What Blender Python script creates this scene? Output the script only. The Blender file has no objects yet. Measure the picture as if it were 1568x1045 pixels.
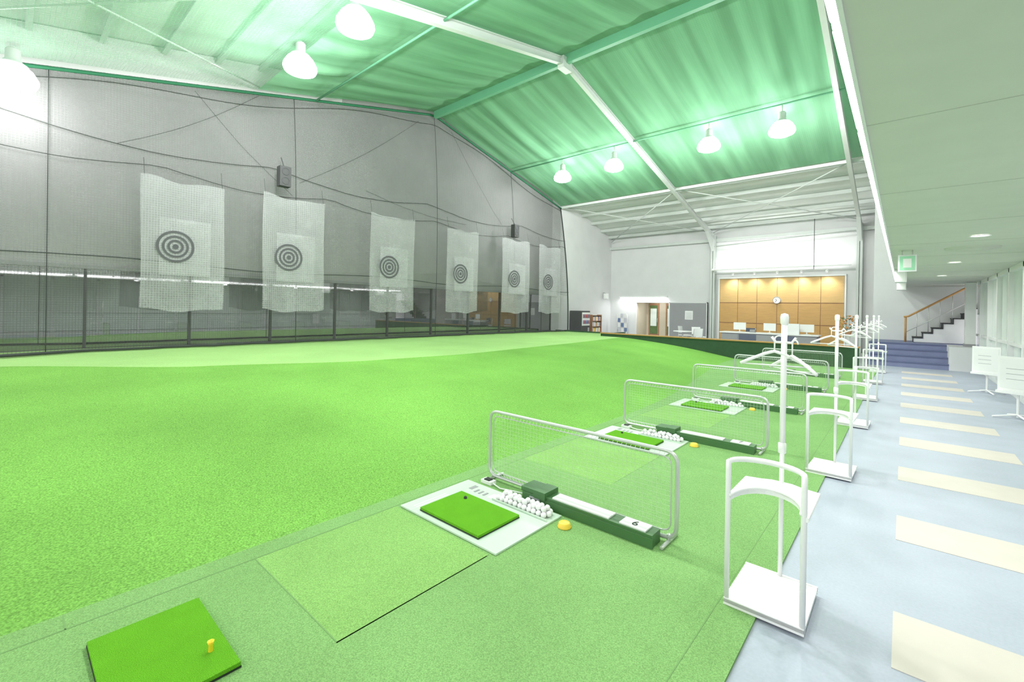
import bpy, math, random
from mathutils import Vector, Matrix
random.seed(4)
D = bpy.data
S = bpy.context.scene
try:
    S.view_settings.view_transform = 'Standard'
    S.view_settings.look = 'None'
except Exception:
    pass

def C(r, g, b):
    def f(c):
        c /= 255.0
        return c / 12.92 if c <= 0.04045 else ((c + 0.055) / 1.055) ** 2.4
    return (f(r), f(g), f(b), 1.0)

# ------------------------------------------------------------------ materials
def node(nt, t, **kw):
    n = nt.nodes.new(t)
    for k, v in kw.items():
        setattr(n, k, v)
    return n

def math_n(nt, op, a, b=None):
    n = node(nt, 'ShaderNodeMath', operation=op)
    for i, x in enumerate((a, b)):
        if x is None:
            continue
        if isinstance(x, (int, float)):
            n.inputs[i].default_value = x
        else:
            nt.links.new(x, n.inputs[i])
    return n.outputs[0]

def M(name, col, rough=0.6, metal=0.0, var=0.0, vscale=4.0, bump=0.0, bscale=60.0, emit=0.0, fine=0.0, fscale=200.0, spec=None, mscale=None):
    m = D.materials.new(name)
    m.use_nodes = True
    nt = m.node_tree
    b = nt.nodes['Principled BSDF']
    b.inputs['Base Color'].default_value = col
    b.inputs['Roughness'].default_value = rough
    b.inputs['Metallic'].default_value = metal
    if spec is not None:
        b.inputs['Specular IOR Level'].default_value = spec
    tc = node(nt, 'ShaderNodeTexCoord')
    src = tc.outputs['Object']
    if mscale:
        mp = node(nt, 'ShaderNodeMapping')
        mp.inputs['Scale'].default_value = mscale
        nt.links.new(src, mp.inputs['Vector'])
        src = mp.outputs[0]
    v = var if var > 0 else 0.02
    nz = node(nt, 'ShaderNodeTexNoise')
    nz.inputs['Scale'].default_value = vscale
    nz.inputs['Detail'].default_value = 4
    nt.links.new(src, nz.inputs['Vector'])
    mr = node(nt, 'ShaderNodeMapRange')
    mr.inputs['From Min'].default_value = 0.3
    mr.inputs['From Max'].default_value = 0.7
    mr.inputs['To Min'].default_value = 1 - v
    mr.inputs['To Max'].default_value = 1 + v
    nt.links.new(nz.outputs['Fac'], mr.inputs['Value'])
    fac = mr.outputs[0]
    if fine > 0:
        n2 = node(nt, 'ShaderNodeTexNoise')
        n2.inputs['Scale'].default_value = fscale
        n2.inputs['Detail'].default_value = 2
        nt.links.new(src, n2.inputs['Vector'])
        m2 = node(nt, 'ShaderNodeMapRange')
        m2.inputs['From Min'].default_value = 0.3
        m2.inputs['From Max'].default_value = 0.7
        m2.inputs['To Min'].default_value = 1 - fine
        m2.inputs['To Max'].default_value = 1 + fine
        nt.links.new(n2.outputs['Fac'], m2.inputs['Value'])
        fac = math_n(nt, 'MULTIPLY', fac, m2.outputs[0])
    vm = node(nt, 'ShaderNodeVectorMath', operation='SCALE')
    vm.inputs[0].default_value = col[:3]
    nt.links.new(fac, vm.inputs['Scale'])
    nt.links.new(vm.outputs[0], b.inputs['Base Color'])
    if bump > 0:
        n3 = node(nt, 'ShaderNodeTexNoise')
        n3.inputs['Scale'].default_value = bscale
        nt.links.new(src, n3.inputs['Vector'])
        bp = node(nt, 'ShaderNodeBump')
        bp.inputs['Strength'].default_value = bump
        bp.inputs['Distance'].default_value = 0.01
        nt.links.new(n3.outputs['Fac'], bp.inputs['Height'])
        nt.links.new(bp.outputs[0], b.inputs['Normal'])
    if emit > 0:
        b.inputs['Emission Color'].default_value = col
        b.inputs['Emission Strength'].default_value = emit
    return m

def net_mat(name, col, base, cell, w, axes=('Y', 'Z'), transl=0.0, nvar=0.15, nscale=0.6, stripe=0.0, line=0.9):
    m = D.materials.new(name)
    m.use_nodes = True
    nt = m.node_tree
    nt.nodes.clear()
    out = node(nt, 'ShaderNodeOutputMaterial')
    tc = node(nt, 'ShaderNodeTexCoord')
    sp = node(nt, 'ShaderNodeSeparateXYZ')
    nt.links.new(tc.outputs['Object'], sp.inputs[0])
    masks = []
    for a in axes:
        s = math_n(nt, 'MULTIPLY', sp.outputs[a], 1.0 / cell)
        s = math_n(nt, 'FRACT', s)
        masks.append(math_n(nt, 'LESS_THAN', s, w))
    mask = math_n(nt, 'MAXIMUM', masks[0], masks[1])
    mask = math_n(nt, 'MULTIPLY', mask, line)
    nz = node(nt, 'ShaderNodeTexNoise')
    nz.inputs['Scale'].default_value = nscale
    nz.inputs['Detail'].default_value = 3
    nt.links.new(tc.outputs['Object'], nz.inputs['Vector'])
    mr = node(nt, 'ShaderNodeMapRange')
    mr.inputs['From Min'].default_value = 0.3
    mr.inputs['From Max'].default_value = 0.7
    mr.inputs['To Min'].default_value = base - nvar
    mr.inputs['To Max'].default_value = base + nvar
    nt.links.new(nz.outputs['Fac'], mr.inputs['Value'])
    fac = math_n(nt, 'MAXIMUM', mask, mr.outputs[0])
    dif = node(nt, 'ShaderNodeBsdfDiffuse')
    dif.inputs['Color'].default_value = col
    if stripe > 0:
        wv = node(nt, 'ShaderNodeTexNoise')
        mp = node(nt, 'ShaderNodeMapping')
        mp.inputs['Scale'].default_value = (2.2, 0.12, 0.0)
        nt.links.new(tc.outputs['Object'], mp.inputs['Vector'])
        nt.links.new(mp.outputs[0], wv.inputs['Vector'])
        wv.inputs['Scale'].default_value = 1.3
        wv.inputs['Detail'].default_value = 3
        m3 = node(nt, 'ShaderNodeMapRange')
        m3.inputs['From Min'].default_value = 0.35
        m3.inputs['From Max'].default_value = 0.65
        m3.inputs['To Min'].default_value = 1 - stripe
        m3.inputs['To Max'].default_value = 1 + stripe
        nt.links.new(wv.outputs['Fac'], m3.inputs['Value'])
        vm = node(nt, 'ShaderNodeVectorMath', operation='SCALE')
        vm.inputs[0].default_value = col[:3]
        nt.links.new(m3.outputs[0], vm.inputs['Scale'])
        nt.links.new(vm.outputs[0], dif.inputs['Color'])
    surf = dif.outputs[0]
    if transl > 0:
        tr = node(nt, 'ShaderNodeBsdfTranslucent')
        tr.inputs['Color'].default_value = col
        mx = node(nt, 'ShaderNodeMixShader')
        mx.inputs[0].default_value = transl
        nt.links.new(surf, mx.inputs[1])
        nt.links.new(tr.outputs[0], mx.inputs[2])
        surf = mx.outputs[0]
    tp = node(nt, 'ShaderNodeBsdfTransparent')
    mx2 = node(nt, 'ShaderNodeMixShader')
    nt.links.new(fac, mx2.inputs[0])
    nt.links.new(tp.outputs[0], mx2.inputs[1])
    nt.links.new(surf, mx2.inputs[2])
    nt.links.new(mx2.outputs[0], out.inputs['Surface'])
    return m

white = M('white_paint', (0.80, 0.81, 0.80, 1), 0.4)
standwhite = M('powder_coat_white', (0.90, 0.89, 0.89, 1), 0.3)
wallwhite = M('wall_white', (0.70, 0.70, 0.705, 1), 0.8, var=0.03, vscale=1.5)
wallgray = M('range_wall_gray', (0.42, 0.415, 0.42, 1), 0.8, var=0.08, vscale=0.8)
roofwhite = M('roof_sheet', (0.70, 0.74, 0.70, 1), 0.7, var=0.05, vscale=1.0)
steel = M('steel_painted', (0.58, 0.62, 0.59, 1), 0.5)
steelgreen = M('steel_green', C(104, 166, 132), 0.5)
ceilm = M('soffit_bounce_tint', (0.62, 0.635, 0.56, 1), 0.8, var=0.02)  # white soffit; bounced green light is tinted into its colour
seam = M('soffit_seam', (0.48, 0.50, 0.44, 1), 0.8)
turf_tee = M('turf_tee', C(132, 173, 108), 0.95, var=0.07, vscale=1.4, bump=0.4, bscale=260, fine=0.26, fscale=170, spec=0.1)
turf_panel = M('turf_panel', C(140, 183, 106), 0.95, var=0.07, vscale=1.8, bump=0.4, bscale=260, fine=0.26, fscale=170, spec=0.1)
turf_slope = M('turf_slope', C(124, 176, 84), 0.95, var=0.15, vscale=0.5, bump=0.5, bscale=200, fine=0.34, fscale=90, spec=0.1)
turf_top = M('turf_upper', C(160, 198, 126), 0.95, var=0.06, vscale=0.8, bump=0.3, bscale=150, fine=0.14, fscale=80, spec=0.1)
turf_seam = M('turf_seam', C(120, 158, 98), 0.95)
matgreen = M('mat_bristle', C(104, 172, 40), 0.95, var=0.05, vscale=8, bump=0.6, bscale=300, fine=0.35, fscale=330, spec=0.1)
black = M('black_rubber', C(30, 40, 30), 0.6)
boardm = M('tee_board', C(204, 222, 204), 0.35, var=0.03)
bluefloor = M('blue_floor', C(172, 178, 192), 0.5, var=0.07, vscale=2.2, fine=0.04, fscale=60)
beige = M('beige_tile', C(208, 199, 189), 0.5, var=0.03, vscale=5)
lobbyfloor = M('lobby_floor', C(165, 168, 172), 0.5, var=0.04)
darkgreen = M('dark_green_wall', C(46, 78, 50), 0.8, var=0.1, vscale=6)
trimwood = M('wood_trim', C(184, 140, 84), 0.5, var=0.08, vscale=10)
woodp = M('wood_panel', C(198, 156, 96), 0.5, var=0.06, vscale=3, mscale=(1, 1, 8))
woodp_lit = M('wood_panel_lit', C(208, 172, 114), 0.5, var=0.06, vscale=3, mscale=(1, 1, 8))  # same wood for the top row, lamp light put into a lighter colour
metal = M('galvanised_tube', (0.60, 0.61, 0.60, 1), 0.3, metal=0.5)
netwire = M('fence_net_cord', C(186, 212, 172), 0.6)
boxgreen = M('machine_green', C(70, 112, 66), 0.45, var=0.05)
label = M('label_white', (0.86, 0.86, 0.85, 1), 0.5)
ballm = M('golf_ball_white', (0.88, 0.87, 0.88, 1), 0.3)
yellow = M('yellow_plastic', C(250, 212, 76), 0.4)
gold = M('tee_gold', C(246, 210, 44), 0.35)
darkrope = M('net_rope', C(56, 60, 58), 0.8)
greenrope = M('net_hem_green', C(36, 104, 72), 0.8)
ring = M('target_ring', C(84, 84, 88), 0.8)
darkbox = M('speaker_dark', C(74, 74, 76), 0.6)
gray = M('panel_gray', C(154, 154, 157), 0.7)
beigewall = M('beige_wall', C(195, 186, 166), 0.8)
stepblue = M('step_blue', C(122, 128, 160), 0.7, var=0.05)
stepdark = M('tread_dark', C(40, 40, 44), 0.6)
paneglass = M('pane_pale', C(222, 232, 226), 0.12)
paper = M('poster_pale', C(205, 205, 214), 0.6)
screen = M('screen_dark', C(60, 64, 70), 0.2)
leaf = M('leaf_green', C(88, 112, 66), 0.6, var=0.2, vscale=20)
flower = M('flower_orange', C(184, 124, 72), 0.6, var=0.3, vscale=30)
red = M('book_red', C(180, 90, 80), 0.6)
bookblue = M('book_blue', C(110, 130, 170), 0.6)
brownwood = M('brown_shelf', C(160, 120, 90), 0.6, var=0.1, vscale=8)
seatgray = M('chair_fabric', C(96, 102, 120), 0.8)
nosing = M('step_nosing', C(94, 102, 136), 0.6)
glowm = M('tube_glow', (1, 1, 1, 1), 0.5, emit=9.0)
glow2 = M('lamp_glow', (1, 1, 1, 1), 0.5, emit=24.0)
glow3 = M('downlight_glow', (1, 1, 0.95, 1), 0.5, emit=2.0)
exitm = M('exit_pale_green', C(150, 205, 170), 0.4, emit=0.15)
glassd = M('dark_window_glass', (0.36, 0.36, 0.37, 1), 0.02, metal=0.9, var=0.10, vscale=0.8)

netgray = net_mat('range_net_gray', (0.20, 0.198, 0.20, 1), 0.34, 0.05, 0.16, nvar=0.13, nscale=0.5, line=0.75)
netdark = net_mat('range_net_lower', (0.13, 0.13, 0.13, 1), 0.18, 0.05, 0.16, nvar=0.08, line=0.5)
nettarget = net_mat('target_sheet_net', (0.52, 0.52, 0.54, 1), 0.34, 0.05, 0.18, nvar=0.08, nscale=2.5, line=0.60)
ceilnet = net_mat('ceiling_net_green', C(138, 194, 156), 0.84, 0.05, 0.1, axes=('X', 'Y'), transl=0.35, nvar=0.08, nscale=0.4, stripe=0.24)
ceilthin = net_mat('ceiling_net_thin', C(138, 198, 160), 0.30, 0.06, 0.12, axes=('X', 'Y'), transl=0.3, nvar=0.08, nscale=0.4, line=0.55)

# ------------------------------------------------------------------ mesh builder
class MB:
    def __init__(s):
        s.v = []; s.f = []; s.mi = []; s.sm = []; s.mats = []
    def m(s, mat):
        if mat not in s.mats:
            s.mats.append(mat)
        return s.mats.index(mat)
    def add(s, vs, fs, mat, smooth=False):
        o = len(s.v); i = s.m(mat)
        s.v += [tuple(p) for p in vs]
        for f in fs:
            s.f.append([o + k for k in f]); s.mi.append(i); s.sm.append(smooth)
    def box(s, x0, x1, y0, y1, z0, z1, mat):
        vs = [(x, y, z) for z in (z0, z1) for y in (y0, y1) for x in (x0, x1)]
        s.add(vs, [(0, 2, 3, 1), (4, 5, 7, 6), (0, 1, 5, 4), (2, 6, 7, 3), (0, 4, 6, 2), (1, 3, 7, 5)], mat)
    def tube(s, pts, r, mat, n=8, closed=False):
        pts = [Vector(p) for p in pts]
        N = len(pts); vs = []; fs = []
        t0 = (pts[1] - pts[0]).normalized()
        up = Vector((0, 0, 1)) if abs(t0.z) < 0.9 else Vector((1, 0, 0))
        nrm = (up - t0 * up.dot(t0)).normalized()
        for i in range(N):
            if closed:
                t = (pts[(i + 1) % N] - pts[i - 1])
            elif i == 0:
                t = pts[1] - pts[0]
            elif i == N - 1:
                t = pts[-1] - pts[-2]
            else:
                t = (pts[i + 1] - pts[i]).normalized() + (pts[i] - pts[i - 1]).normalized()
            t.normalize()
            nrm = (nrm - t * nrm.dot(t))
            nrm.normalize()
            b = t.cross(nrm)
            for k in range(n):
                a = 2 * math.pi * k / n
                vs.append(pts[i] + (nrm * math.cos(a) + b * math.sin(a)) * r)
        R = N if closed else N - 1
        for i in range(R):
            j = (i + 1) % N
            for k in range(n):
                l = (k + 1) % n
                fs.append((i * n + k, i * n + l, j * n + l, j * n + k))
        if not closed:
            fs.append(tuple(reversed(range(n))))
            fs.append(tuple((N - 1) * n + k for k in range(n)))
        s.add(vs, fs, mat, n > 4)
    def lathe(s, c, prof, mat, n=20):
        vs = []; fs = []
        for r, z in prof:
            for k in range(n):
                a = 2 * math.pi * k / n
                vs.append((c[0] + r * math.cos(a), c[1] + r * math.sin(a), c[2] + z))
        for i in range(len(prof) - 1):
            for k in range(n):
                l = (k + 1) % n
                fs.append((i * n + k, i * n + l, (i + 1) * n + l, (i + 1) * n + k))
        s.add(vs, fs, mat, True)
    def sph(s, c, r, mat, n=10, m=6, sz=1.0):
        prof = [(max(1e-5, r * math.sin(math.pi * i / m)), -r * sz * math.cos(math.pi * i / m)) for i in range(m + 1)]
        s.lathe(c, prof, mat, n)
    def grid(s, fn, nu, nv, mat, smooth=True):
        vs = [fn(i / nu, j / nv) for j in range(nv + 1) for i in range(nu + 1)]
        fs = [(j * (nu + 1) + i, j * (nu + 1) + i + 1, (j + 1) * (nu + 1) + i + 1, (j + 1) * (nu + 1) + i) for j in range(nv) for i in range(nu)]
        s.add(vs, fs, mat, smooth)
    def prismx(s, yz, x0, x1, mat):
        n = len(yz)
        vs = [(x0, y, z) for y, z in yz] + [(x1, y, z) for y, z in yz]
        fs = [tuple(reversed(range(n))), tuple(range(n, 2 * n))]
        for i in range(n):
            j = (i + 1) % n
            fs.append((i, j, n + j, n + i))
        s.add(vs, fs, mat)
    def obj(s, name, loc=(0, 0, 0), bevel=0):
        me = D.meshes.new(name)
        me.from_pydata(s.v, [], s.f)
        for mt in s.mats:
            me.materials.append(mt)
        me.polygons.foreach_set('material_index', s.mi)
        me.polygons.foreach_set('use_smooth', s.sm)
        me.update()
        return place(me, name, loc, bevel)

def place(me, name, loc=(0, 0, 0), bevel=0, rz=0):
    o = D.objects.new(name, me)
    o.location = loc
    o.rotation_euler = (0, 0, rz)
    S.collection.objects.link(o)
    if bevel:
        b = o.modifiers.new('bevel', 'BEVEL')
        b.width = bevel; b.segments = 2; b.limit_method = 'ANGLE'; b.angle_limit = math.radians(62)
    return o

def lamp(kind, name, loc, energy, size=0.2, parent=None, rot=(0, 0, 0), color=(1, 1, 1), **kw):
    l = D.lights.new(name, kind)
    l.energy = energy
    l.color = color
    if kind == 'AREA':
        l.size = size
    else:
        l.shadow_soft_size = size
    for k, v in kw.items():
        setattr(l, k, v)
    o = D.objects.new(name, l)
    S.collection.objects.link(o)
    o.rotation_euler = rot
    if parent:
        o.parent = parent
        o.location = Vector(loc) - Vector(parent.location)
    else:
        o.location = loc
    return o

def fillet(pts, rad, closed=True, seg=6):
    out = []
    n = len(pts)
    P = [Vector(p) for p in pts]
    for i in range(n):
        if not closed and i in (0, n - 1):
            out.append(P[i]); continue
        a = (P[i - 1] - P[i]).normalized(); b = (P[(i + 1) % n] - P[i]).normalized()
        p0 = P[i] + a * rad; p1 = P[i] + b * rad
        for k in range(seg + 1):
            t = k / seg
            out.append(p0 * (1 - t) ** 2 + P[i] * 2 * t * (1 - t) + p1 * t * t)
    return out

def sm(t):
    t = max(0, min(1, t))
    return t * t * (3 - 2 * t)

RY = 10.2
def zr(y):
    return 8.5 - 0.24 * abs(y - RY)
def zroof(y):
    return 9.3 - (0.267 * (y - RY) if y > RY else 0.216 * (RY - y))

# ------------------------------------------------------------------ floor
b = MB()
b.box(-0.54, 2.2, -3.2, 21.2, -0.1, 0.0, bluefloor)
b.box(-13.5, -0.54, 16.2, 25.2, -0.1, -0.002, lobbyfloor)
b.box(-0.54, -0.0, 21.2, 25.2, -0.1, -0.002, lobbyfloor)
b.box(-13.5, -0.54, -3.2, 16.2, -0.1, -0.01, lobbyfloor)
for k in range(-3, 10):
    y = 2.6 + 1.5 * k
    b.box(-0.02, 0.97, y, y + 0.5, -0.01, 0.003, beige)
b.obj('floor')

# tee turf
def xs(y):
    return -3.07 - 1.15 * sm((y - 6) / 10.0)
KN = [(-3.2, -11.6), (0, -10.6), (2.1, -8.8), (4.6, -7.75), (7, -7.5), (11, -7.8), (15, -8.2), (18.1, -8.8)]
def xc(y):
    for (a, xa), (c, xb) in zip(KN, KN[1:]):
        if y <= c:
            t = sm((y - a) / (c - a)) * 0.4 + 0.6 * (y - a) / (c - a)
            return xa + (xb - xa) * t
    return KN[-1][1]
PH = 0.48
b = MB()
def fn(u, v):
    y = -3.2 + 19.35 * v
    x = -0.54 + (xs(y) + 0.54) * u
    return (x, y, 0.014)
b.grid(fn, 2, 60, turf_tee, False)
b.add([(-0.54, -3.2, 0.014), (-0.54, 16.15, 0.014), (-0.54, 16.15, 0), (-0.54, -3.2, 0)], [(0, 1, 2, 3)], turf_seam)
for (x0, x1, y0, y1) in [(-2.91, -1.92, 1.03, 2.02), (-2.91, -1.92, 3.55, 4.6), (-2.91, -1.92, 6.2, 7.2)]:
    b.box(x0, x1, y0, y1, 0.012, 0.0148, turf_panel)
def seamline(x0, y0, x1, y1, w=0.003):
    b.box(min(x0, x1) - w, max(x0, x1) + w, min(y0, y1) - w, max(y0, y1) + w, 0.012, 0.0153, turf_seam)
seamline(-2.92, -3, -2.92, 15.9, 0.005)
seamline(-2.91, 1.03, -1.92, 1.03); seamline(-1.92, 1.03, -1.92, 2.02)
seamline(-2.92, 0.22, -3.05, 0.22); seamline(-0.72, -3, -0.72, 15.9, 0.003)
for k in range(-1, 6):
    seamline(-1.92, 1.03 + 2.6 * k, -1.92, 2.0 + 2.6 * k, 0.003)
b.obj('tee_turf')

# sloped turf field
b = MB()
def fs_(u, v):
    y = -3.2 + 19.35 * v
    x = xs(y) + (xc(y) - xs(y)) * u
    h = PH * (1 - max(0.0, 1 - u) ** 1.5)
    h += (0.03 * math.sin(y * 0.7 + x) + 0.03 * math.sin(y * 1.1 - x * 1.3 + 1.0)) * u * (1 - u) * 1.6
    return (x, y, 0.014 + h)
b.grid(fs_, 30, 70, turf_slope)
def ft(u, v):
    y = -3.2 + 19.35 * v
    x = xc(y) + (-13.34 - xc(y)) * u
    return (x, y, 0.014 + PH + 0.015 * math.sin(x * 1.3) * math.sin(y * 0.8) * sm(u * 4))
b.grid(ft, 14, 70, turf_top)
b.box(-12.88, -9.3, 16.15, 18.0, 0.0, PH + 0.014, turf_top)
b.obj('turf_field')

# low partition wall in front of lobby
b = MB()
b.box(-9.3, -0.95, 16.16, 16.3, 0.0, 0.60, darkgreen)
b.box(-9.32, -0.93, 16.14, 16.34, 0.60, 0.64, trimwood)
b.box(-9.3, -9.2, 16.3, 18.1, 0.0, 0.60, darkgreen)
b.box(-12.88, -9.2, 18.0, 18.1, 0.0, 0.55, darkgreen)
b.obj('low_partition', bevel=0.006)

# ------------------------------------------------------------------ walls
b = MB()
b.prismx([(-3.2, 2.3), (18.3, 2.3), (18.3, zroof(18.3)), (RY, zroof(RY)), (-3.2, zroof(-3.2))], -13.55, -13.4, wallgray)
b.box(-13.55, -13.4, -3.2, 18.3, 0.0, 0.45, wallgray)
b.prismx([(-3.2, zr(-3.2) + .1), (7.0, zr(7.0) + .1), (7.0, zroof(7.0) - .02), (-3.2, zroof(-3.2) - .02)], -13.4, -13.37, wallwhite)
b.prismx([(18.3, 0), (23.6, 0), (23.6, zroof(23.6)), (18.3, zroof(18.3))], -13.55, -12.9, wallwhite)
b.obj('wall_left')
b = MB()
b.box(-13.52, -13.44, -3.2, 18.3, 0.45, 2.3, glassd)
b.box(-13.44, -13.36, -3.2, 18.3, 2.24, 2.32, gray)
b.box(-13.44, -13.36, -3.2, 18.3, 0.44, 0.5, darkbox)
for k in range(12):
    y = -2.6 + k * 1.9
    b.box(-13.44, -13.39, y, y + 0.045, 0.45, 2.28, darkbox)
b.obj('window_1')
b = MB()
Z1 = zroof(23.5)
b.box(-13.5, -11.3, 23.5, 23.6, 0, Z1, wallwhite)
b.box(-11.3, -9.45, 23.5, 23.6, 2.02, Z1, wallwhite)
b.box(-9.45, -0.85, 23.5, 23.6, 0, Z1, wallwhite)
b.box(-11.4, -9.35, 24.9, 25.0, 0, 2.3, beigewall)
b.box(-11.4, -11.3, 23.6, 24.9, 0, 2.3, beigewall)
b.box(-9.45, -9.35, 23.6, 24.9, 0, 2.3, beigewall)
b.box(-11.4, -9.35, 23.6, 25.0, 2.3, 2.35, beigewall)
b.obj('wall_end')
b = MB()
b.box(-0.85, -0.75, 21.3, 23.6, 0, zroof(23.6), wallwhite)
b.box(-0.85, 3.4, 21.2, 21.3, 0, zroof(21.3) - .01, wallwhite)
b.obj('wall_stair')
b = MB()
b.prismx([(-3.2, 2.75), (21.2, 2.75), (21.2, zroof(21.2)), (RY, zroof(RY)), (-3.2, zroof(-3.2))], 2.2, 2.3, wallwhite)
b.box(1.65, 2.2, -3.2, 18.6, 0, 0.12, white)
b.box(1.75, 2.2, -3.2, 18.6, 0.12, 2.57, wallwhite)
b.obj('wall_right')
b = MB()
y = -3.0
while y < 18.3:
    b.box(1.60, 1.74, y, y + 0.09, 0.12, 2.57, white)
    b.box(1.68, 1.72, y + 0.09, y + 1.5, 0.16, 2.5, paneglass)
    b.box(1.62, 1.74, y + 0.09, y + 1.5, 1.0, 1.05, white)
    y += 1.5
b.box(1.60, 1.74, -3.2, 18.6, 2.48, 2.57, white)
b.obj('window_2')

# alcove doors
for i, x in enumerate((-11.15, -10.15)):
    b = MB()
    b.box(x, x + 0.6, 24.84, 24.9, 0, 2.0, brownwood)
    b.box(x + 0.08, x + 0.52, 24.82, 24.85, 0.25, 1.88, leaf)
    b.box(x + 0.12, x + 0.48, 24.80, 24.83, 0.7, 1.7, paneglass)
    b.tube([(x + 0.54, 24.8, 0.9), (x + 0.54, 24.76, 0.92), (x + 0.54, 24.76, 1.12), (x + 0.54, 24.8, 1.14)], 0.012, metal)
    b.obj('door_%d' % (i + 1))

# ------------------------------------------------------------------ roof & structure
b = MB()
for (y0, y1) in ((-3.2, RY), (RY, 23.6)):
    b.add([(-13.55, y0, zroof(y0)), (2.3, y0, zroof(y0)), (2.3, y1, zroof(y1)), (-13.55, y1, zroof(y1)),
           (-13.55, y0, zroof(y0) + .1), (2.3, y0, zroof(y0) + .1), (2.3, y1, zroof(y1) + .1), (-13.55, y1, zroof(y1) + .1)],
          [(0, 3, 2, 1), (4, 5, 6, 7), (0, 1, 5, 4), (2, 3, 7, 6), (0, 4, 7, 3), (1, 2, 6, 5)], roofwhite)
b.obj('ceiling')

def ibeam(b, p0, p1, w, h, mat, t=0.010):
    p0 = Vector(p0); p1 = Vector(p1)
    d = (p1 - p0).normalized()
    side = d.cross(Vector((0, 0, 1))).normalized()
    up = side.cross(d).normalized()
    def bar(cu, hu, hw):
        vs = []
        for p in (p0, p1):
            for a, c in ((-1, -1), (1, -1), (1, 1), (-1, 1)):
                vs.append(p + side * (a * hw) + up * (cu + c * hu))
        b.add(vs, [(0, 1, 2, 3), (7, 6, 5, 4), (0, 4, 5, 1), (1, 5, 6, 2), (2, 6, 7, 3), (3, 7, 4, 0)], mat)
    bar(h / 2, t, w / 2); bar(-h / 2, t, w / 2); bar(0, h / 2, t * 0.7)

for i, X in enumerate((-7.15, -1.4)):
    b = MB()
    ibeam(b, (X, RY, zr(RY) - 0.10), (X, 23.35, zr(23.35) - 0.10), 0.12, 0.18, steel)
    ibeam(b, (X, RY, zr(RY) - 0.10), (X, -3.1, zr(-3.1) - 0.10), 0.12, 0.18, steel)
    zt = zr(23.35)
    b.box(X - 0.1, X + 0.1, 23.20, 23.22, 0, zt, steel)
    b.box(X - 0.1, X + 0.1, 23.47, 23.49, 0, zt, steel)
    b.box(X - 0.01, X + 0.01, 23.2, 23.49, 0, zt, steel)
    b.prismx([(23.2, zt - 0.75), (23.2, zt - 0.2), (22.2, zr(22.2) - 0.2)], X - 0.07, X + 0.07, steel)
    b.box(X - 0.10, X + 0.10, RY - 0.2, RY + 0.2, zr(RY) - 0.34, zr(RY) - 0.02, steel)
    b.obj('portal_frame', bevel=0)
b = MB()
b.box(-12.75, 2.1, RY - 0.06, RY + 0.06, zr(RY) - 0.18, zr(RY) + 0.06, steelgreen)
b.obj('ridge_beam')
for yy in (14.4, 5.9):
    b = MB()
    b.tube([(-12.75, yy, zr(yy) - 0.06), (2.1, yy, zr(yy) - 0.06)], 0.028, steelgreen)
    b.obj('lamp_rail')
b = MB()
b.box(-12.9, 2.1, 18.18, 18.26, zr(18.2) - 0.06, zr(18.2) + 0.04, steel)
for yy in (19.2, 20.2, 21.2, 22.2, 23.1, 4.6, 3.6, 2.5, 1.4, 0.3, -0.8, -1.9, -3.0):
    zz = zroof(yy)
    x1p = 2.15 if yy < 21 else -0.9
    b.box(-13.36, x1p, yy, yy + 0.06, zz - 0.17, zz - 0.02, steel)
    b.box(-13.36, x1p, yy - 0.04, yy + 0.06, zz - 0.18, zz - 0.165, steel)
b.box(-12.9, -0.9, 23.3, 23.45, 5.05, 5.2, steel)
b.obj('roof_purlins')
b = MB()
for (xa, xb) in ((-12.75, -7.15), (-7.15, -1.4)):
    for (ya, yb) in ((18.4, 23.2), (-2.5, 4.4)):
        for (p, q) in (((xa, ya), (xb, yb)), ((xb, ya), (xa, yb))):
            b.tube([(p[0], p[1], zr(p[1]) + 0.08), (q[0], q[1], zr(q[1]) + 0.10)], 0.022, steel, 6)
b.tube([(-7.0, 22.9, 4.75), (-1.5, 22.9, 5.0)], 0.03, steel)
b.tube([(-2.9, 22.7, 5.6), (-2.9, 22.7, 3.45)], 0.012, darkbox, 6)
b.tube([(-6.9, 22.7, 3.42), (-2.9, 22.7, 3.45)], 0.02, white, 6)
b.tube([(-6.9, 22.7, 3.42), (-6.9, 22.7, 5.3)], 0.012, white, 6)
b.obj('roof_bracing')

# ceiling nets
def cn(y0, y1, x0, x1, amp=0.05, sag=0.12):
    def f(u, v):
        x = x0 + (x1 - x0) * u; y = y0 + (y1 - y0) * v
        ph = (x + 12.75) / 5.65
        s = sag * abs(math.sin(math.pi * ph)) * math.sin(math.pi * v)
        fold = amp * math.sin(x * 5.3 + 0.6 * math.sin(y * 0.9)) + amp * 0.6 * math.sin(x * 9.1 + y * 0.7)
        fold *= math.sqrt(max(0.0, math.sin(math.pi * v)))
        return (x, y, zr(y) + 0.03 + amp - s * 0.6 + fold * 0.8)
    return f
b = MB()
b.grid(cn(RY, 14.4, -12.85, 2.1), 180, 16, ceilnet)
b.grid(cn(14.4, 18.2, -12.85, 2.1), 180, 16, ceilnet)
b.grid(cn(5.9, RY, -12.85, 2.1), 180, 16, ceilnet)
b.grid(cn(4.4, 5.9, -12.85, 2.1), 180, 10, ceilnet)
b.grid(cn(-3.1, 4.4, -12.85, 2.1), 120, 16, ceilthin)
b.obj('ceiling_net')

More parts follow.
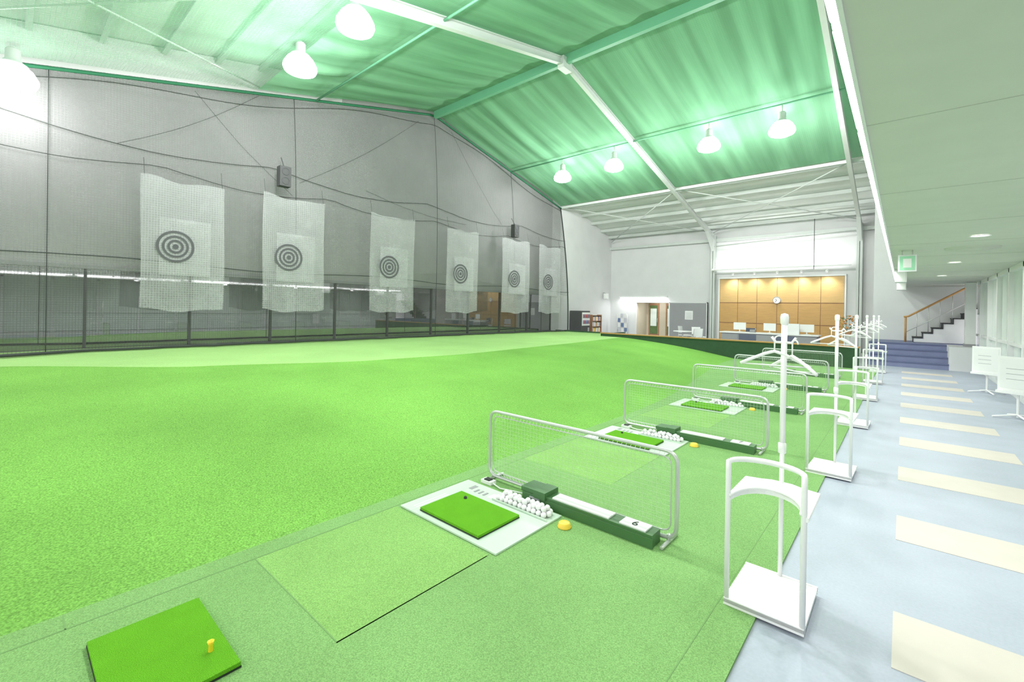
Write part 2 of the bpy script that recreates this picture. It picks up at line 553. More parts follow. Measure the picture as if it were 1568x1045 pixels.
# range net
def xn(y, t):
    t = max(0.0, min(1.0, t))
    base = -12.5 + 0.95 * math.exp(-((y + 1.4) / 1.7) ** 2) * (1 - t) ** 1.5 + 0.25 * (1 - t) * sm((y - 14) / 4)
    top = -12.86
    k = t ** 3
    return base * (1 - k) + top * k + 0.05 * math.sin(y * 4.1 + 2 * t) * (1 - t) + 0.03 * math.sin(y * 9.7 + t * 5) * (1 - t)
def netf(t0, t1):
    def f(u, v):
        y = -3.1 + 21.3 * u
        t = t0 + (t1 - t0) * v
        zt = zr(y) + 0.02
        z = PH + 0.02 + (zt - PH - 0.02) * t
        return (xn(y, t), y, z)
    return f
b = MB()
b.grid(netf(0.0, 0.28), 200, 12, netdark)
b.grid(netf(0.28, 1.0), 200, 30, netgray)
def rope(zf, y0, y1, r=0.015, mat=darkrope, n=70, off=0.05):
    pts = []
    for i in range(n + 1):
        y = y0 + (y1 - y0) * i / n
        z = zf(y)
        t = (z - PH) / (zr(y) - PH)
        pts.append((xn(y, t) + off, y, z))
    b.tube(pts, r, mat, 5)
sagf = lambda z0, p, a, ph=0: (lambda y: z0 - a * abs(math.sin(math.pi * (y + ph) / p)))
rope(sagf(5.15, 5.1, 0.28, 0.4), -3, 18.2, 0.010)
rope(sagf(4.6, 3.9, 0.22, 1.6), -3, 18.2, 0.009)
rope(lambda y: 2.42 + 0.05 * math.sin(y), -3, 18.2, 0.012)
rope(lambda y: zr(y) - 0.05, -3, 18.2, 0.04, greenrope)
rope(lambda y: zr(y) - 0.30 + 0.1 * math.sin(y * 1.1), -3, 18.2, 0.010)
rope(lambda y: 0.54, -3, 18.2, 0.03)
for yy in (0.58, 5.3, 10.2, 14.4, 18.15):
    pts = []
    for i in range(21):
        t = 0.005 + 0.99 * i / 20
        pts.append((xn(yy, t) + 0.04, yy, PH + (zr(yy) - PH) * t))
    b.tube(pts, 0.008 if yy < 18 else 0.03, darkrope, 5)
for (y0, z0, y1, z1) in ((1.6, 4.9, 4.4, 7.0), (5.4, 4.9, 9.5, 8.0), (3.0, 6.6, 5.2, 4.5), (11.0, 8.1, 13.6, 5.0), (7.4, 5.1, 11.6, 4.7)):
    pts = []
    for i in range(13):
        s = i / 12
        y = y0 + (y1 - y0) * s; z = z0 + (z1 - z0) * s - 0.15 * math.sin(math.pi * s)
        pts.append((xn(y, (z - PH) / (zr(y) - PH)) + 0.04, y, z))
    b.tube(pts, 0.005, darkrope, 4)
b.obj('range_net')

# target sheets
for i, (yc, w, zt) in enumerate(((2.72, 1.55, 4.25), (5.15, 1.6, 4.35), (8.2, 1.65, 4.38), (11.2, 1.55, 4.38), (14.2, 1.7, 4.40), (16.55, 1.6, 4.4))):
    b = MB()
    ph = i * 1.3
    def f(u, v):
        y = -w / 2 + w * u + 0.03 * math.sin(v * 5 + ph) * (1 - abs(2 * u - 1) * .5)
        z = 1.42 + (zt - 1.42) * v - (0.07 * (1 - (2 * u - 1) ** 2) * (1 - v)) + 0.02 * math.sin(u * 11 + ph) + 0.03 * math.cos(u * 6.28) * v
        return (0.03 * math.sin(u * 8 + ph), y, z)
    b.grid(f, 16, 16, nettarget)
    def g(u, v):
        return (0.045, -w * 0.30 + w * 0.62 * u, 2.15 + 1.25 * v)
    b.grid(g, 2, 2, nettarget)
    ry = -0.17
    for (r0, r1) in ((0.30, 0.35), (0.20, 0.245), (0.105, 0.15), (0.0, 0.055)):
        vs = []; n = 36
        for k in range(n):
            a = 2 * math.pi * k / n
            vs += [(0.06, ry + r0 * math.cos(a), 2.78 + r0 * math.sin(a)), (0.06, ry + r1 * math.cos(a), 2.78 + r1 * math.sin(a))]
        b.add(vs, [(2 * k, 2 * k + 1, (2 * k + 3) % (2 * n), (2 * k + 2) % (2 * n)) for k in range(n)], ring)
    b.tube([(0, -w / 2 + .05, zt), (-.1, -w / 2 + .05, zt + .4)], 0.005, darkrope, 4)
    b.tube([(0, w / 2 - .05, zt), (-.1, w / 2 - .05, zt + .4)], 0.005, darkrope, 4)
    b.obj('target_sheet', (-12.22, yc, 0))

for (y, z) in ((4.85, 4.88), (14.1, 4.78)):
    b = MB()
    b.box(-0.1, 0.12, -0.14, 0.14, -0.26, 0.26, darkbox)
    for zz in (-0.12, 0.12):
        pts = [(0.125, 0.09 * math.cos(a), zz + 0.09 * math.sin(a)) for a in [2 * math.pi * k / 14 for k in range(14)]]
        b.tube(pts, 0.008, ring, 5, closed=True)
    b.tube([(0, 0, 0.26), (-0.2, 0, 0.55)], 0.012, darkbox)
    b.obj('hanging_speaker', (-12.25, y, z), bevel=0.01)

# ------------------------------------------------------------------ high bay lamps (acrylic dome type)
def highbay(x, y, power=300, zc=6.8, up=14):
    b = MB()
    top = zr(y) - 0.07
    if top > zc + 0.45:
        b.tube([(0, 0, 0.40), (0, 0, top - zc)], 0.018, steel)
    b.lathe((0, 0, 0), [(0.001, 0.42), (0.07, 0.42), (0.10, 0.38), (0.10, 0.22), (0.13, 0.18), (0.20, 0.13), (0.20, 0.11), (0.001, 0.11)], steel, 20)
    b.lathe((0, 0, 0), [(0.18, 0.12), (0.26, 0.05), (0.33, -0.08), (0.335, -0.14), (0.31, -0.20), (0.20, -0.25), (0.001, -0.27)], glow2, 24)
    o = b.obj('high_bay_lamp', (x, y, zc))
    lamp('POINT', 'lamp_light', (x, y, zc - 0.44), power, 0.16, parent=o)
    if up:
        lamp('POINT', 'net_hotspot_fill', (x - 0.05, y + 0.25, zc + 0.34), up, 0.07, parent=o)  # added point light, makes the bright spot on the net above the fixture
for X in (-2.65, -4.62, -7.88, -10.1):
    highbay(X, 14.4)
for X in (-2.65, -4.9, -7.5, -9.75):
    highbay(X, 4.15, zc=6.72, up=0)
highbay(-12.0, 0.1, 110, 5.6, 0)

# ------------------------------------------------------------------ soffit ceiling over walkway
b = MB()
b.box(-0.165, 2.2, -3.2, 21.2, 2.57, 2.75, ceilm)
for k in range(14):
    y = -2.4 + k * 1.82
    b.box(-0.165, 1.6, y, y + 0.006, 2.568, 2.58, seam)
b.box(-0.18, -0.165, -3.2, 21.2, 2.56, 2.9, white)
b.obj('ceiling_soffit')
b = MB()
y = -3.0
while y < 17.5:
    b.box(-0.225, -0.179, y, y + 1.24, 2.66, 2.70, white)
    b.tube([(-0.208, y + 0.03, 2.645), (-0.208, y + 1.21, 2.645)], 0.016, glowm, 8)
    y += 1.27
o = b.obj('fluorescent_strip')
for y in (0, 4, 8, 12, 16):
    lamp('AREA', 'strip_light', (-0.208, y, 2.61), 16, 0.03, parent=o, rot=(0, 0, 0), shape='RECTANGLE', size_y=3.6)
for y in (4.3, 8.0, 11.7, 15.4):
    b = MB()
    b.lathe((0, 0, 0), [(0.085, 0.0), (0.10, -0.008), (0.105, 0.0)], white, 24)
    b.lathe((0, 0, 0), [(0.001, 0.002), (0.085, 0.002)], glow3, 24)
    b.lathe((0, 0, 0), [(0.085, 0.0), (0.085, -0.004)], white, 24)
    o = b.obj('downlight', (0.70, y, 2.564))
    lamp('AREA', 'downlight_light', (0.70, y, 2.54), 18, 0.16, parent=o)
b = MB()
b.lathe((0, 0, 0), [(0.30, 0.0), (0.29, -0.02), (0.25, -0.015), (0.24, -0.03), (0.18, -0.02), (0.17, -0.035), (0.1, -0.025), (0.001, -0.03)], ceilm, 28)
b.obj('ceiling_vent', (0.74, 9.35, 2.57))
b = MB()
b.tube([(-0.06, 0, 0), (-0.06, 0, -0.08)], 0.008, metal)
b.tube([(0.06, 0, 0), (0.06, 0, -0.08)], 0.008, metal)
b.box(-0.11, 0.11, -0.03, 0.03, -0.33, -0.07, white)
b.box(-0.09, 0.09, -0.034, -0.03, -0.31, -0.09, exitm)
b.box(-0.05, 0.05, -0.037, -0.034, -0.27, -0.13, label)
b.obj('exit_sign', (0.03, 9.3, 2.57), bevel=0.004)
b = MB()
b.box(-0.10, 0.10, -0.25, 0.25, -0.28, 0, white)
b.box(-0.08, 0.08, -0.26, -0.25, -0.25, -0.03, label)
o = b.obj('ceiling_sign_box', (-0.06, 13.2, 2.57), bevel=0.01)
place(o.data, 'ceiling_sign_box', (-0.06, 17.0, 2.57))

# ------------------------------------------------------------------ stairs
b = MB()
for k in range(4):
    y = 18.0 + 0.33 * k
    b.box(-0.85, 1.0, y, 19.4, 0.17 * k, 0.17 * (k + 1), stepblue)
    b.box(-0.86, 1.0, y - 0.015, y + 0.04, 0.17 * (k + 1) - 0.03, 0.17 * (k + 1) + 0.006, nosing)
b.box(-0.85, 1.58, 19.4, 21.19, 0, 0.68, stepblue)
b.box(1.0, 1.58, 18.0, 19.4, 0, 0.68, wallwhite)
x = 0.25
for k in range(8):
    z = 0.68 + 0.165 * (k + 1)
    x0 = x + 0.24 * k
    b.box(x0, x0 + 0.24 if k < 7 else 2.6, 20.1, 21.19, 0.69, z - 0.03, wallwhite)
    b.box(x0 - 0.03, x0 + 0.24, 20.08, 21.19, z - 0.03, z, stepdark)
    b.box(x0 - 0.012, x0, 20.08, 21.19, z - 0.165, z - 0.03, stepdark)
b.obj('staircase')
b = MB()
b.tube([(0.05, 20.05, 0.68), (0.05, 20.05, 1.50)], 0.03, trimwood)
b.tube([(0.0, 20.05, 1.52), (0.12, 20.05, 1.54), (1.6, 20.05, 2.56)], 0.03, trimwood)
for k in range(1, 6):
    xx = 0.05 + 0.28 * k
    zf = 0.68 + 0.165 * (int((xx - 0.25) / 0.24) + 1)
    b.tube([(xx, 20.12, zf), (xx, 20.05, 1.52 + (xx - 0.1) * 0.687 - 0.02)], 0.009, metal, 6)
b.tube([(0.05, 20.05, 1.0), (1.5, 20.05, 2.0)], 0.010, metal, 6)
b.obj('stair_handrail')
b = MB()
b.box(1.36, 1.58, 18.62, 18.9, 0.68, 2.56, white)
b.box(1.34, 1.58, 18.60, 18.92, 0.68, 0.76, gray)
b.obj('trim_1')

# ------------------------------------------------------------------ bag stands with coat pole
b = MB()
w = 0.18
b.box(-w, w, -0.225, 0.225, 0.012, 0.030, standwhite)
b.box(-w, w, -0.225, -0.213, 0.0, 0.035, standwhite)
b.box(-w, w, 0.213, 0.225, 0.0, 0.035, standwhite)
hoop = [(-w + .01, -0.21, 0.01), (-w + .01, -0.21, 0.71)]
for k in range(0, 13):
    a = math.pi * k / 12
    hoop.append((-(w - .01) * math.cos(a), -0.21 + 0.13 * math.sin(a), 0.75))
hoop += [(w - .01, -0.21, 0.71), (w - .01, -0.21, 0.01)]
b.tube(hoop, 0.0135, standwhite, 10)
def hb(u, v):
    a = math.pi * u
    return (-(w - .01) * math.cos(a), -0.21 + 0.13 * math.sin(a), 0.735 + 0.03 * v)
b.grid(hb, 14, 1, standwhite)
outer = [(w + .01, -0.22), (w + .01, -0.05), (w + .01, 0.1), (w + .01, 0.18), (0.10, 0.20), (0.05, 0.225), (0, 0.225), (-0.05, 0.225), (-0.10, 0.20), (-w, 0.18), (-w, 0.1), (-w, -0.05), (-w, -0.22)]
inner = [((w - 0.02) * math.cos(math.pi * k / 12), -0.22 + 0.24 * math.sin(math.pi * k / 12)) for k in range(13)]
for z0, z1 in ((0.545, 0.565),):
    vs = []
    for (o_, i_) in zip(outer, inner):
        vs += [(o_[0], o_[1], z0), (i_[0], i_[1], z0), (o_[0], o_[1], z1), (i_[0], i_[1], z1)]
    fs = []
    for k in range(12):
        p = 4 * k; q = p + 4
        fs += [(p, q, q + 1, p + 1), (p + 2, p + 3, q + 3, q + 2), (p, p + 2, q + 2, q), (p + 1, q + 1, q + 3, p + 3)]
    fs += [(0, 1, 3, 2), (48, 50, 51, 49)]
    b.add(vs, fs, standwhite)
b.tube([(x_, y_, 0.575) for x_, y_ in inner], 0.009, standwhite, 8)
b.tube([(0, 0.215, 0.01), (0, 0.215, 0.78)], 0.012, standwhite, 12)
b.tube([(0, 0.215, 0.76), (0, 0.215, 1.50)], 0.0155, standwhite, 12)
b.lathe((0, 0.215, 1.50), [(0.0155, -0.03), (0.021, -0.02), (0.022, 0.015), (0.018, 0.032), (0.001, 0.038)], standwhite, 12)
b.lathe((0, 0.215, 0.76), [(0.012, -0.03), (0.021, -0.025), (0.021, 0.03), (0.0155, 0.035)], standwhite, 12)
for s_ in (-1, 1):
    b.tube([(0, 0.215, 1.37), (0.04 * s_, 0.20, 1.37), (0.06 * s_, 0.20, 1.40)], 0.007, standwhite, 8)
def hanger(cx, cy, z, ang, wd=0.2):
    ca, sa = math.cos(ang), math.sin(ang)
    P = lambda t, zz: (cx + t * ca, cy + t * sa, z + zz)
    hook = [P(0.0, -0.07), P(0.0, -0.02)] + [P(0.022 - 0.022 * math.cos(a), 0.0 + 0.022 * math.sin(a)) for a in [math.pi * k / 7 for k in range(8)]]
    b.tube(hook, 0.004, standwhite, 6)
    b.tube([P(-wd, -0.15), P(-wd * .8, -0.13), P(-0.05, -0.085), P(0, -0.068), P(0.05, -0.085), P(wd * .8, -0.13), P(wd, -0.15)], 0.009, standwhite, 8)
    b.tube([P(-wd * .93, -0.15), P(wd * .93, -0.15)], 0.004, standwhite, 6)
hanger(-0.045, 0.20, 1.385, 0.15, 0.175)
hanger(0.045, 0.19, 1.365, -0.75, 0.18)
st = b.obj('golf_bag_stand', (-0.515, 2.755, 0.0145))
me = st.data
for k in range(1, 6):
    place(me, 'golf_bag_stand', (-0.515, 2.755 + 2.6 * k + (0.05 if k == 1 else 0), 0.0145), rz=0.03 * math.sin(k * 5))

# ------------------------------------------------------------------ bay divider fences with ball dispenser
b = MB()
L = 1.7; H = 0.61
frame = fillet([(0.0, 0, 0.035), (0.0, 0, H), (L, 0, H), (L, 0, 0.035)], 0.09)
b.tube(frame, 0.014, metal, 10, closed=True)
inner = fillet([(0.04, 0, 0.075), (0.04, 0, H - 0.04), (L - 0.04, 0, H - 0.04), (L - 0.04, 0, 0.075)], 0.07)
b.tube(inner, 0.005, metal, 8, closed=True)
nx = 50; nz = 15
x0, x1, z0, z1 = 0.045, L - 0.045, 0.085, H - 0.045
for i in range(nx + 1):
    x = x0 + (x1 - x0) * i / nx
    b.tube([(x, 0.004, z0), (x, 0.004, z1)], 0.0014, netwire, 4)
for j in range(nz + 1):
    z = z0 + (z1 - z0) * j / nz
    b.tube([(x0, 0.004, z), (x1, 0.004, z)], 0.0014, netwire, 4)
for i in range(46):
    x = x0 + (x1 - x0) * (i + 0.5) / 46
    b.tube([(x, 0, H - 0.05), (x + 0.012, 0.012, H - 0.005)], 0.0022, standwhite, 4)
    b.tube([(x, 0, 0.08), (x + 0.012, 0.012, 0.04)], 0.0022, standwhite, 4)
for x in (0.04, L - 0.05):
    b.tube([(x, -0.12, 0.013), (x, 0.14, 0.013)], 0.013, metal, 8)
    b.tube([(x, 0, 0.01), (x, 0, 0.06)], 0.014, metal, 8)
b.box(0.66, 1.60, -0.15, -0.02, 0.0, 0.085, boxgreen)
b.box(0.655, 1.605, -0.155, -0.145, 0.0, 0.065, boxgreen)
b.box(0.80, 1.28, -0.14, -0.035, 0.085, 0.097, label)
b.box(1.36, 1.55, -0.14, -0.03, 0.085, 0.096, label)
b.box(0.52, 0.74, -0.16, 0.03, 0.0, 0.075, boxgreen)
b.box(0.50, 0.64, -0.15, 0.02, 0.075, 0.11, boxgreen)
b.box(0.64, 0.75, -0.17, 0.01, 0.06, 0.12, boxgreen)
b.box(0.60, 0.70, -0.175, -0.16, 0.01, 0.06, gray)
b.box(0.615, 0.685, -0.178, -0.17, 0.015, 0.05, black)
b.box(0.02, 0.14, -0.13, -0.06, 0.0, 0.03, label)
b.box(0.05, 0.11, -0.12, -0.07, 0.03, 0.04, black)
b.tube([(0.14, -0.1, 0.015), (0.25, -0.13, 0.01), (0.38, -0.09, 0.01), (0.52, -0.08, 0.02)], 0.006, label, 6)
fo = b.obj('bay_divider_fence', (-2.8, 2.935, 0.0145), bevel=0.004)
fmesh = fo.data
fences = [fo]
for k in range(1, 5):
    fences.append(place(fmesh, 'bay_divider_fence', (-2.8, 2.935 + 2.6 * k, 0.0145), 0.004))
for k, f in enumerate(fences):
    cu = D.curves.new('bay_number', 'FONT')
    cu.body = str(6 + k); cu.size = 0.09; cu.extrude = 0.0008; cu.align_x = 'CENTER'
    cu.materials.append(black)
    t = D.objects.new('bay_number', cu)
    S.collection.objects.link(t)
    t.parent = f
    t.location = (1.455, -0.115, 0.0975)

def bay_board(dy):
    b = MB()
    b.box(-2.88, -2.745, 2.04, 2.75, 0, 0.012, boardm)
    b.box(-2.743, -1.88, 2.04, 2.75, 0, 0.012, boardm)
    for i in range(4):
        b.box(-2.80 + i * 0.03, -2.788 + i * 0.03, 2.10, 2.42, 0.012, 0.0135, label)
    b.box(-2.74, -2.70, 2.62, 2.70, 0.012, 0.014, gray)
    b.box(-2.50, -2.30, 2.60, 2.68, 0.012, 0.014, label)
    for i in range(3):
        b.box(-2.66 + i * .05, -2.64 + i * .05, 2.60, 2.66, 0.012, 0.015, gray)
    o = b.obj('tee_board', (0, dy, 0.0155), bevel=0.003)
def bay_mat(x0, y0, tee):
    b = MB()
    b.box(0, 0.62, 0, 0.42, 0, 0.008, black)
    b.box(0.002, 0.618, 0.002, 0.418, 0.008, 0.024, matgreen)
    if tee == 'gold':
        b.lathe((0.46, 0.35, 0.022), [(0.009, 0), (0.008, 0.03), (0.014, 0.046), (0.011, 0.046), (0.001, 0.036)], gold, 12)
    else:
        b.lathe((0.13, 0.34, 0.022), [(0.014, 0), (0.012, 0.016), (0.006, 0.018), (0.001, 0.006)], black, 12)
    return b.obj('golf_mat', (x0, y0, 0.028 if tee != 'gold' else 0.0155))
bay_mat(-2.70, 0.27, 'gold')
for k in range(4):
    bay_board(2.6 * k)
    bay_mat(-2.70, 2.085 + 2.6 * k, 'b')
    b = MB()
    r = 0.0215
    b.box(-0.02, 0.52, -0.075, -0.068, 0, 0.014, boardm)
    random.seed(10 + k)
    for j in range(3):
        for i in range(11):
            if random.random() < 0.08: continue
            b.sph((0.02 + i * 0.045 + 0.02 * (j % 2) + random.uniform(-.003, .003), -0.045 + j * 0.041, r + 0.001), r, ballm, 12, 8)
    for j in range(2):
        for i in range(10):
            if random.random() < 0.3: continue
            b.sph((0.05 + i * 0.045 + random.uniform(-.004, .004), -0.025 + j * 0.042, r * 2.5), r, ballm, 12, 8)
    b.obj('golf_ball_pile', (-2.42, 2.665 + 2.6 * k, 0.0285))
    b = MB()
    b.lathe((0, 0, 0), [(0.001, 0), (0.048, 0), (0.050, 0.006), (0.043, 0.014), (0.041, 0.030), (0.034, 0.036), (0.001, 0.036)], yellow, 24)
    b.obj('yellow_ball_marker', (-1.78, 2.64 + 2.6 * k, 0.0145))

# ------------------------------------------------------------------ lobby
b = MB()
cw = (6.86 - 1.89) / 6
rows = ((0.0, 1.05), (1.07, 2.02), (2.04, 3.2))
for i in range(6):
    for j, (za, zb) in enumerate(rows):
        x = -6.86 + i * cw
        b.box(x + 0.01, x + cw - 0.01, 23.42, 23.48, za + 0.01, zb - 0.01, woodp if (j < 2) else woodp_lit)
b.box(-6.86, -1.89, 23.44, 23.495, 0, 3.2, brownwood)
b.box(-6.92, -6.86, 23.40, 23.495, 0, 3.26, white)
b.box(-1.89, -1.83, 23.40, 23.495, 0, 3.26, white)
b.box(-6.92, -1.83, 23.38, 23.495, 3.2, 3.26, white)
b.obj('reception_wood_panelling')
for i in range(5):
    x = -6.2 + i * 0.93
    b = MB()
    b.tube([(0, 0.28, 0.05), (0, 0.02, 0.05), (0, 0, 0)], 0.01, white, 6)
    b.lathe((0, 0, 0), [(0.02, 0.04), (0.05, 0.02), (0.07, -0.06), (0.06, -0.06), (0.03, 0.0)], white, 14)
    b.sph((0, 0, -0.03), 0.035, glow2, 10, 6)
    o = b.obj('wall_wash_lamp', (x, 23.15, 3.42))
    lamp('SPOT', 'wash', (x, 23.08, 3.30), 60, 0.05, parent=o, rot=(math.radians(12), 0, 0), color=(1, 0.97, 0.9), spot_size=math.radians(120), spot_blend=1.0)
lampsup = MB()
lampsup.box(-2.75, 2.75, -0.04, 0.04, -0.03, 0.03, white)
lampsup.box(-2.7, 2.7, -0.03, 0.03, 0.03, 0.05, glow3)
o = lampsup.obj('wall_light_bar', (-4.4, 23.0, 3.62))
lamp('AREA', 'uplight', (-4.4, 23.0, 3.70), 60, 5.0, parent=o, rot=(math.radians(155), 0, 0), shape='RECTANGLE', size_y=0.1)
b = MB()
b.lathe((0, 0, 0), [(0.001, 0.0), (0.15, 0.0), (0.16, 0.01), (0.165, 0.035), (0.15, 0.035), (0.001, 0.03)], white, 28)
c = b.obj('wall_clock', (-4.38, 23.40, 2.16))
c.rotation_euler = (math.radians(90), 0, 0)
for nm, a, l in (('hour_hand', 0.9, 0.07), ('minute_hand', 2.6, 0.11)):
    bb = MB(); bb.box(-0.008, 0.008, 0, l, 0, 0.003, black)
    h = bb.obj(nm, (0, 0, 0.036)); h.parent = c; h.rotation_euler = (0, 0, a)
bb = MB(); bb.tube([(0.155 * math.cos(t), 0.155 * math.sin(t), 0.036) for t in [2 * math.pi * k / 28 for k in range(28)]], 0.012, gray, 6, closed=True)
h = bb.obj('rim', (0, 0, 0)); h.parent = c

b = MB()
b.box(-6.0, -2.5, 20.75, 20.83, 0.0, 0.68, gray)
for i in range(5):
    x = -6.0 + i * 0.7
    b.box(x + .02, x + .68, 20.73, 20.76, 0.06, 0.64, seatgray if i % 2 else gray)
b.box(-6.05, -2.45, 20.70, 21.5, 0.68, 0.73, label)
b.box(-6.0, -5.94, 20.8, 21.45, 0, 0.68, gray)
b.box(-2.56, -2.5, 20.8, 21.45, 0, 0.68, gray)
b.box(-3.5, -3.1, 20.80, 20.9, 0.73, 1.15, label)
b.box(-4.9, -4.7, 20.9, 21.1, 0.73, 0.85, gray)
b.obj('reception_desk', bevel=0.008)
def monitor(x, y, z, rz):
    b = MB()
    b.lathe((0, 0, 0), [(0.001, 0.0), (0.11, 0.0), (0.11, 0.012), (0.02, 0.02), (0.02, 0.1), (0.001, 0.1)], label, 16)
    b.box(-0.24, 0.24, -0.02, 0.02, 0.09, 0.40, label)
    b.box(-0.22, 0.22, 0.02, 0.024, 0.11, 0.38, screen)
    o = b.obj('computer_monitor', (x, y, z), bevel=0.006); o.rotation_euler = (0, 0, rz)
monitor(-5.35, 21.15, 0.731, 0.2); monitor(-4.2, 21.15, 0.731, -0.2); monitor(-2.9, 21.2, 0.731, 0.1)
def chair(x, y, rz, mat=seatgray):
    b = MB()
    b.box(-0.22, 0.22, -0.22, 0.22, 0.42, 0.47, mat)
    def back(u, v):
        xx = -0.21 + 0.42 * u
        return (xx, 0.22 + 0.05 * v - 0.04 * math.cos((u - .5) * 2), 0.55 + 0.32 * v)
    b.grid(back, 8, 4, mat)
    for s_ in (-1, 1):
        b.tube(fillet([(0.2 * s_, -0.2, 0.0), (0.2 * s_, -0.2, 0.43), (0.2 * s_, 0.2, 0.43), (0.2 * s_, 0.25, 0.86)], 0.04, False), 0.012, metal, 8)
        b.tube([(0.2 * s_, 0.2, 0.43), (0.21 * s_, 0.24, 0.0)], 0.012, metal, 8)
    o = b.obj('lobby_chair', (x, y, 0), bevel=0.008); o.rotation_euler = (0, 0, rz)
chair(-5.2, 22.1, 0); chair(-3.6, 22.1, 0.2)
chair(-6.9, 20.6, 0.8, standwhite); chair(-7.8, 21.4, 2.4, standwhite); chair(-6.5, 19.0, -2.3, standwhite)
b = MB()
b.lathe((0, 0, 0), [(0.001, 0), (0.25, 0), (0.25, 0.02), (0.03, 0.04), (0.03, 0.68), (0.001, 0.68)], standwhite, 18)
b.lathe((0, 0, 0), [(0.001, 0.68), (0.38, 0.68), (0.39, 0.70), (0.38, 0.72), (0.001, 0.72)], standwhite, 26)
b.obj('round_lobby_table', (-7.2, 19.5, 0))

b = MB()
b.box(-9.3, -7.4, 23.3, 23.42, 0.0, 2.0, gray)
b.box(-9.34, -9.3, 23.28, 23.44, 0, 2.04, white)
b.box(-7.44, -7.4, 23.28, 23.44, 0, 2.04, white)
b.box(-9.34, -7.4, 23.28, 23.44, 2.0, 2.04, white)
b.box(-8.5, -8.1, 23.285, 23.3, 1.15, 1.6, label)
for i in range(5):
    b.box(-8.45, -8.15, 23.283, 23.286, 1.2 + i * .07, 1.215 + i * .07, gray)
b.obj('notice_partition', bevel=0.004)
b = MB()
b.box(-12.3, -9.5, 23.36, 23.502, 2.30, 2.38, white)
b.tube([(-12.2, 23.38, 2.27), (-9.6, 23.38, 2.27)], 0.035, glowm, 8)
o = b.obj('fluorescent_lamp')
lamp('AREA', 'fl_light', (-10.9, 23.3, 2.22), 30, 2.6, parent=o, shape='RECTANGLE', size_y=0.1)
lamp('AREA', 'alcove_light', (-10.4, 24.2, 2.25), 14, 0.4, parent=o)
b = MB()
b.box(-0.1, 0.1, -0.12, 0.12, -0.15, 0.15, label)
b.tube([(0, 0, 0.15), (-0.2, 0, 0.2)], 0.015, gray)
b.lathe((0.0, 0, -0.16), [(0.001, 0), (0.07, 0), (0.07, 0.01)], gray, 16)
b.obj('small_speaker', (-12.7, 22.6, 2.35), bevel=0.02)

b = MB()
b.box(-0.35, 0.35, -0.4, 0.4, 0.04, 1.5, darkbox)
b.box(0.35, 0.37, -0.36, 0.36, 0.75, 1.42, label)
for i in range(5):
    for j in range(2):
        b.lathe((0.40, -0.28 + i * 0.13, 0.85 + j * 0.3), [(0.001, 0), (0.035, 0), (0.035, 0.16), (0.02, 0.18), (0.001, 0.18)], red if (i + j) % 2 else bookblue, 10)
b.box(0.35, 0.38, -0.3, 0.1, 0.2, 0.38, black)
b.box(0.35, 0.375, 0.18, 0.32, 0.4, 0.65, gray)
for y_ in (-0.35, 0.3):
    b.box(-0.3, 0.3, y_, y_ + 0.05, 0, 0.04, black)
b.obj('vending_machine', (-12.5, 19.6, 0), bevel=0.01)
def shelf(x, y, rz):
    b = MB()
    b.box(-0.5, -0.47, -0.15, 0.15, 0, 1.3, brownwood); b.box(0.47, 0.5, -0.15, 0.15, 0, 1.3, brownwood)
    b.box(-0.47, 0.47, 0.13, 0.15, 0, 1.3, label)
    for j in range(5):
        b.box(-0.47, 0.47, -0.15, 0.13, 0.05 + j * 0.3, 0.07 + j * 0.3, brownwood)
    random.seed(7)
    for j in range(4):
        xx = -0.45
        while xx < 0.42:
            ww = random.uniform(0.02, 0.05); hh = random.uniform(0.17, 0.24)
            b.box(xx, xx + ww - 0.003, -0.1, 0.1, 0.07 + j * 0.3, 0.07 + j * 0.3 + hh, random.choice([red, bookblue, label, yellow, label, gray]))
            xx += ww
    o = b.obj('bookshelf', (x, y, 0)); o.rotation_euler = (0, 0, rz)
shelf(-12.7, 21.4, math.radians(90))
b = MB()
for s_ in (-0.3, 0.3):
    b.tube([(s_, 0.15, 0), (s_, 0.0, 1.35)], 0.015, metal); b.tube([(s_, -0.2, 0), (s_, 0.1, 0.5)], 0.015, metal)
for j in range(4):
    z = 0.35 + j * 0.27; yy = 0.1 - j * 0.03
    b.box(-0.3, 0.3, yy - 0.06, yy, z - 0.01, z, label)
    for i in range(3):
        b.box(-0.27 + i * 0.19, -0.11 + i * 0.19, yy - 0.04, yy - 0.02, z, z + 0.22, [paper, label, bookblue, label][(i + j) % 4])
b.obj('magazine_rack', (-12.0, 23.2, 0))

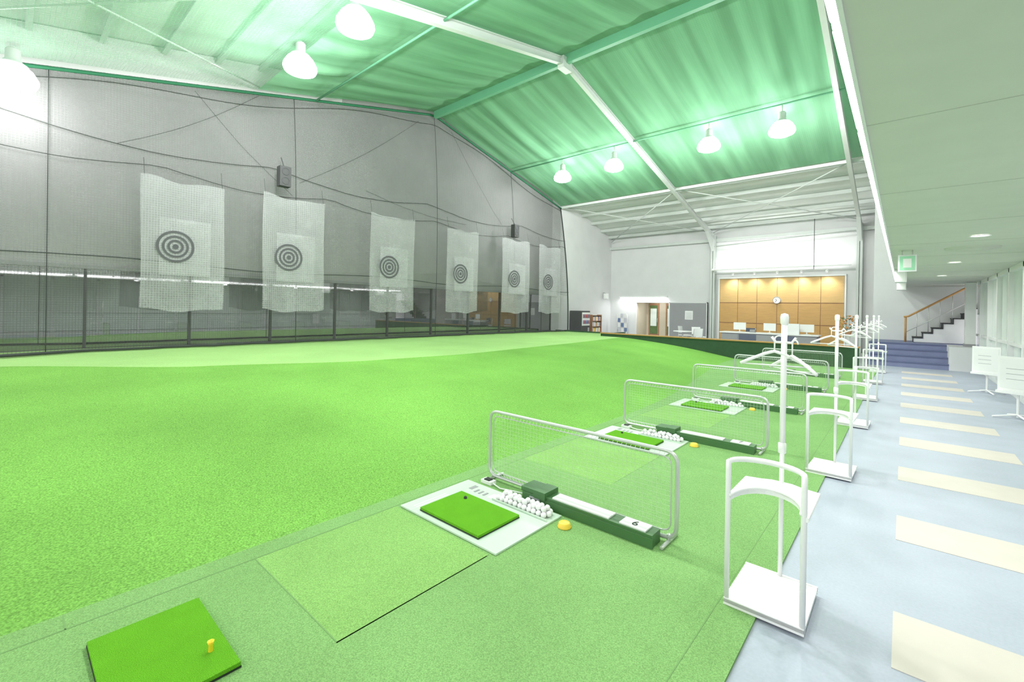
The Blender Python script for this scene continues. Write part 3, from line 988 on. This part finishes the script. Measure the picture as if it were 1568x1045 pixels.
b = MB()
b.lathe((0, 0, 0), [(0.001, 0), (0.16, 0), (0.15, 0.03), (0.05, 0.06), (0.05, 0.9), (0.13, 0.94), (0.13, 0.96), (0.001, 0.96)], standwhite, 18)
b.lathe((0, 0, 0.96), [(0.001, 0), (0.07, 0), (0.11, 0.12), (0.10, 0.12), (0.06, 0.03)], brownwood, 18)
random.seed(5)
for i in range(46):
    a = random.uniform(0, 6.28); r = random.uniform(0.05, 0.26); z = random.uniform(1.15, 1.52)
    p = Vector((r * math.cos(a), r * math.sin(a), z))
    if i % 4 == 0:
        b.tube([(0, 0, 1.02), p], 0.004, leaf, 4)
    if i % 2:
        b.sph(p, random.uniform(0.02, 0.035), flower, 8, 5)
    else:
        t = Vector((math.cos(a), math.sin(a), random.uniform(-.3, .6))).normalized(); sd = t.cross(Vector((0, 0, 1))).normalized()
        b.add([p - t * .06, p + sd * .03, p + t * .09, p - sd * .03], [(0, 1, 2, 3)], leaf)
b.obj('flower_stand', (-1.25, 16.75, 0))

# sign stands beside right wall
b = MB()
b.tube([(0, 0, 0.02), (0, 0, 0.9)], 0.018, standwhite, 10)
b.tube([(-0.2, -0.22, 0.015), (0, 0, 0.06), (0.2, 0.22, 0.015)], 0.014, standwhite, 8)
b.tube([(-0.2, 0.22, 0.015), (0, 0, 0.06), (0.2, -0.22, 0.015)], 0.014, standwhite, 8)
b.box(-0.22, 0.22, -0.045, -0.02, 0.42, 0.95, standwhite)
b.box(-0.19, 0.19, -0.05, -0.045, 0.46, 0.91, label)
b.box(-0.22, 0.22, -0.10, -0.045, 0.38, 0.42, standwhite)
for i in range(3):
    b.box(-0.12, 0.08, -0.052, -0.05, 0.6 + i * .08, 0.606 + i * .08, gray)
s1 = b.obj('sign_stand', (1.34, 10.3, 0), bevel=0.004)
s1.rotation_euler = (0, 0, -0.5)
s2 = place(s1.data, 'sign_stand', (1.30, 13.3, 0), 0.004, -0.5)

# ------------------------------------------------------------------ world
w_ = D.worlds.new('world'); S.world = w_; w_.use_nodes = True
bg = w_.node_tree.nodes['Background']
bg.inputs['Color'].default_value = (1.0, 0.99, 1.0, 1)
bg.inputs['Strength'].default_value = 1.8

# ------------------------------------------------------------------ camera
cam = D.cameras.new('camera')
cam.sensor_width = 36.0
cam.lens = 15.75
cam.shift_y = -0.03176
cam.clip_start = 0.05
co = D.objects.new('camera', cam)
S.collection.objects.link(co)
R = Matrix.Rotation(math.radians(41.17), 4, 'Z') @ Matrix.Rotation(math.radians(90), 4, 'X') @ Matrix.Rotation(0.0188, 4, 'Z')
co.matrix_world = Matrix.Translation((0, 0, 1.55)) @ R
S.camera = co
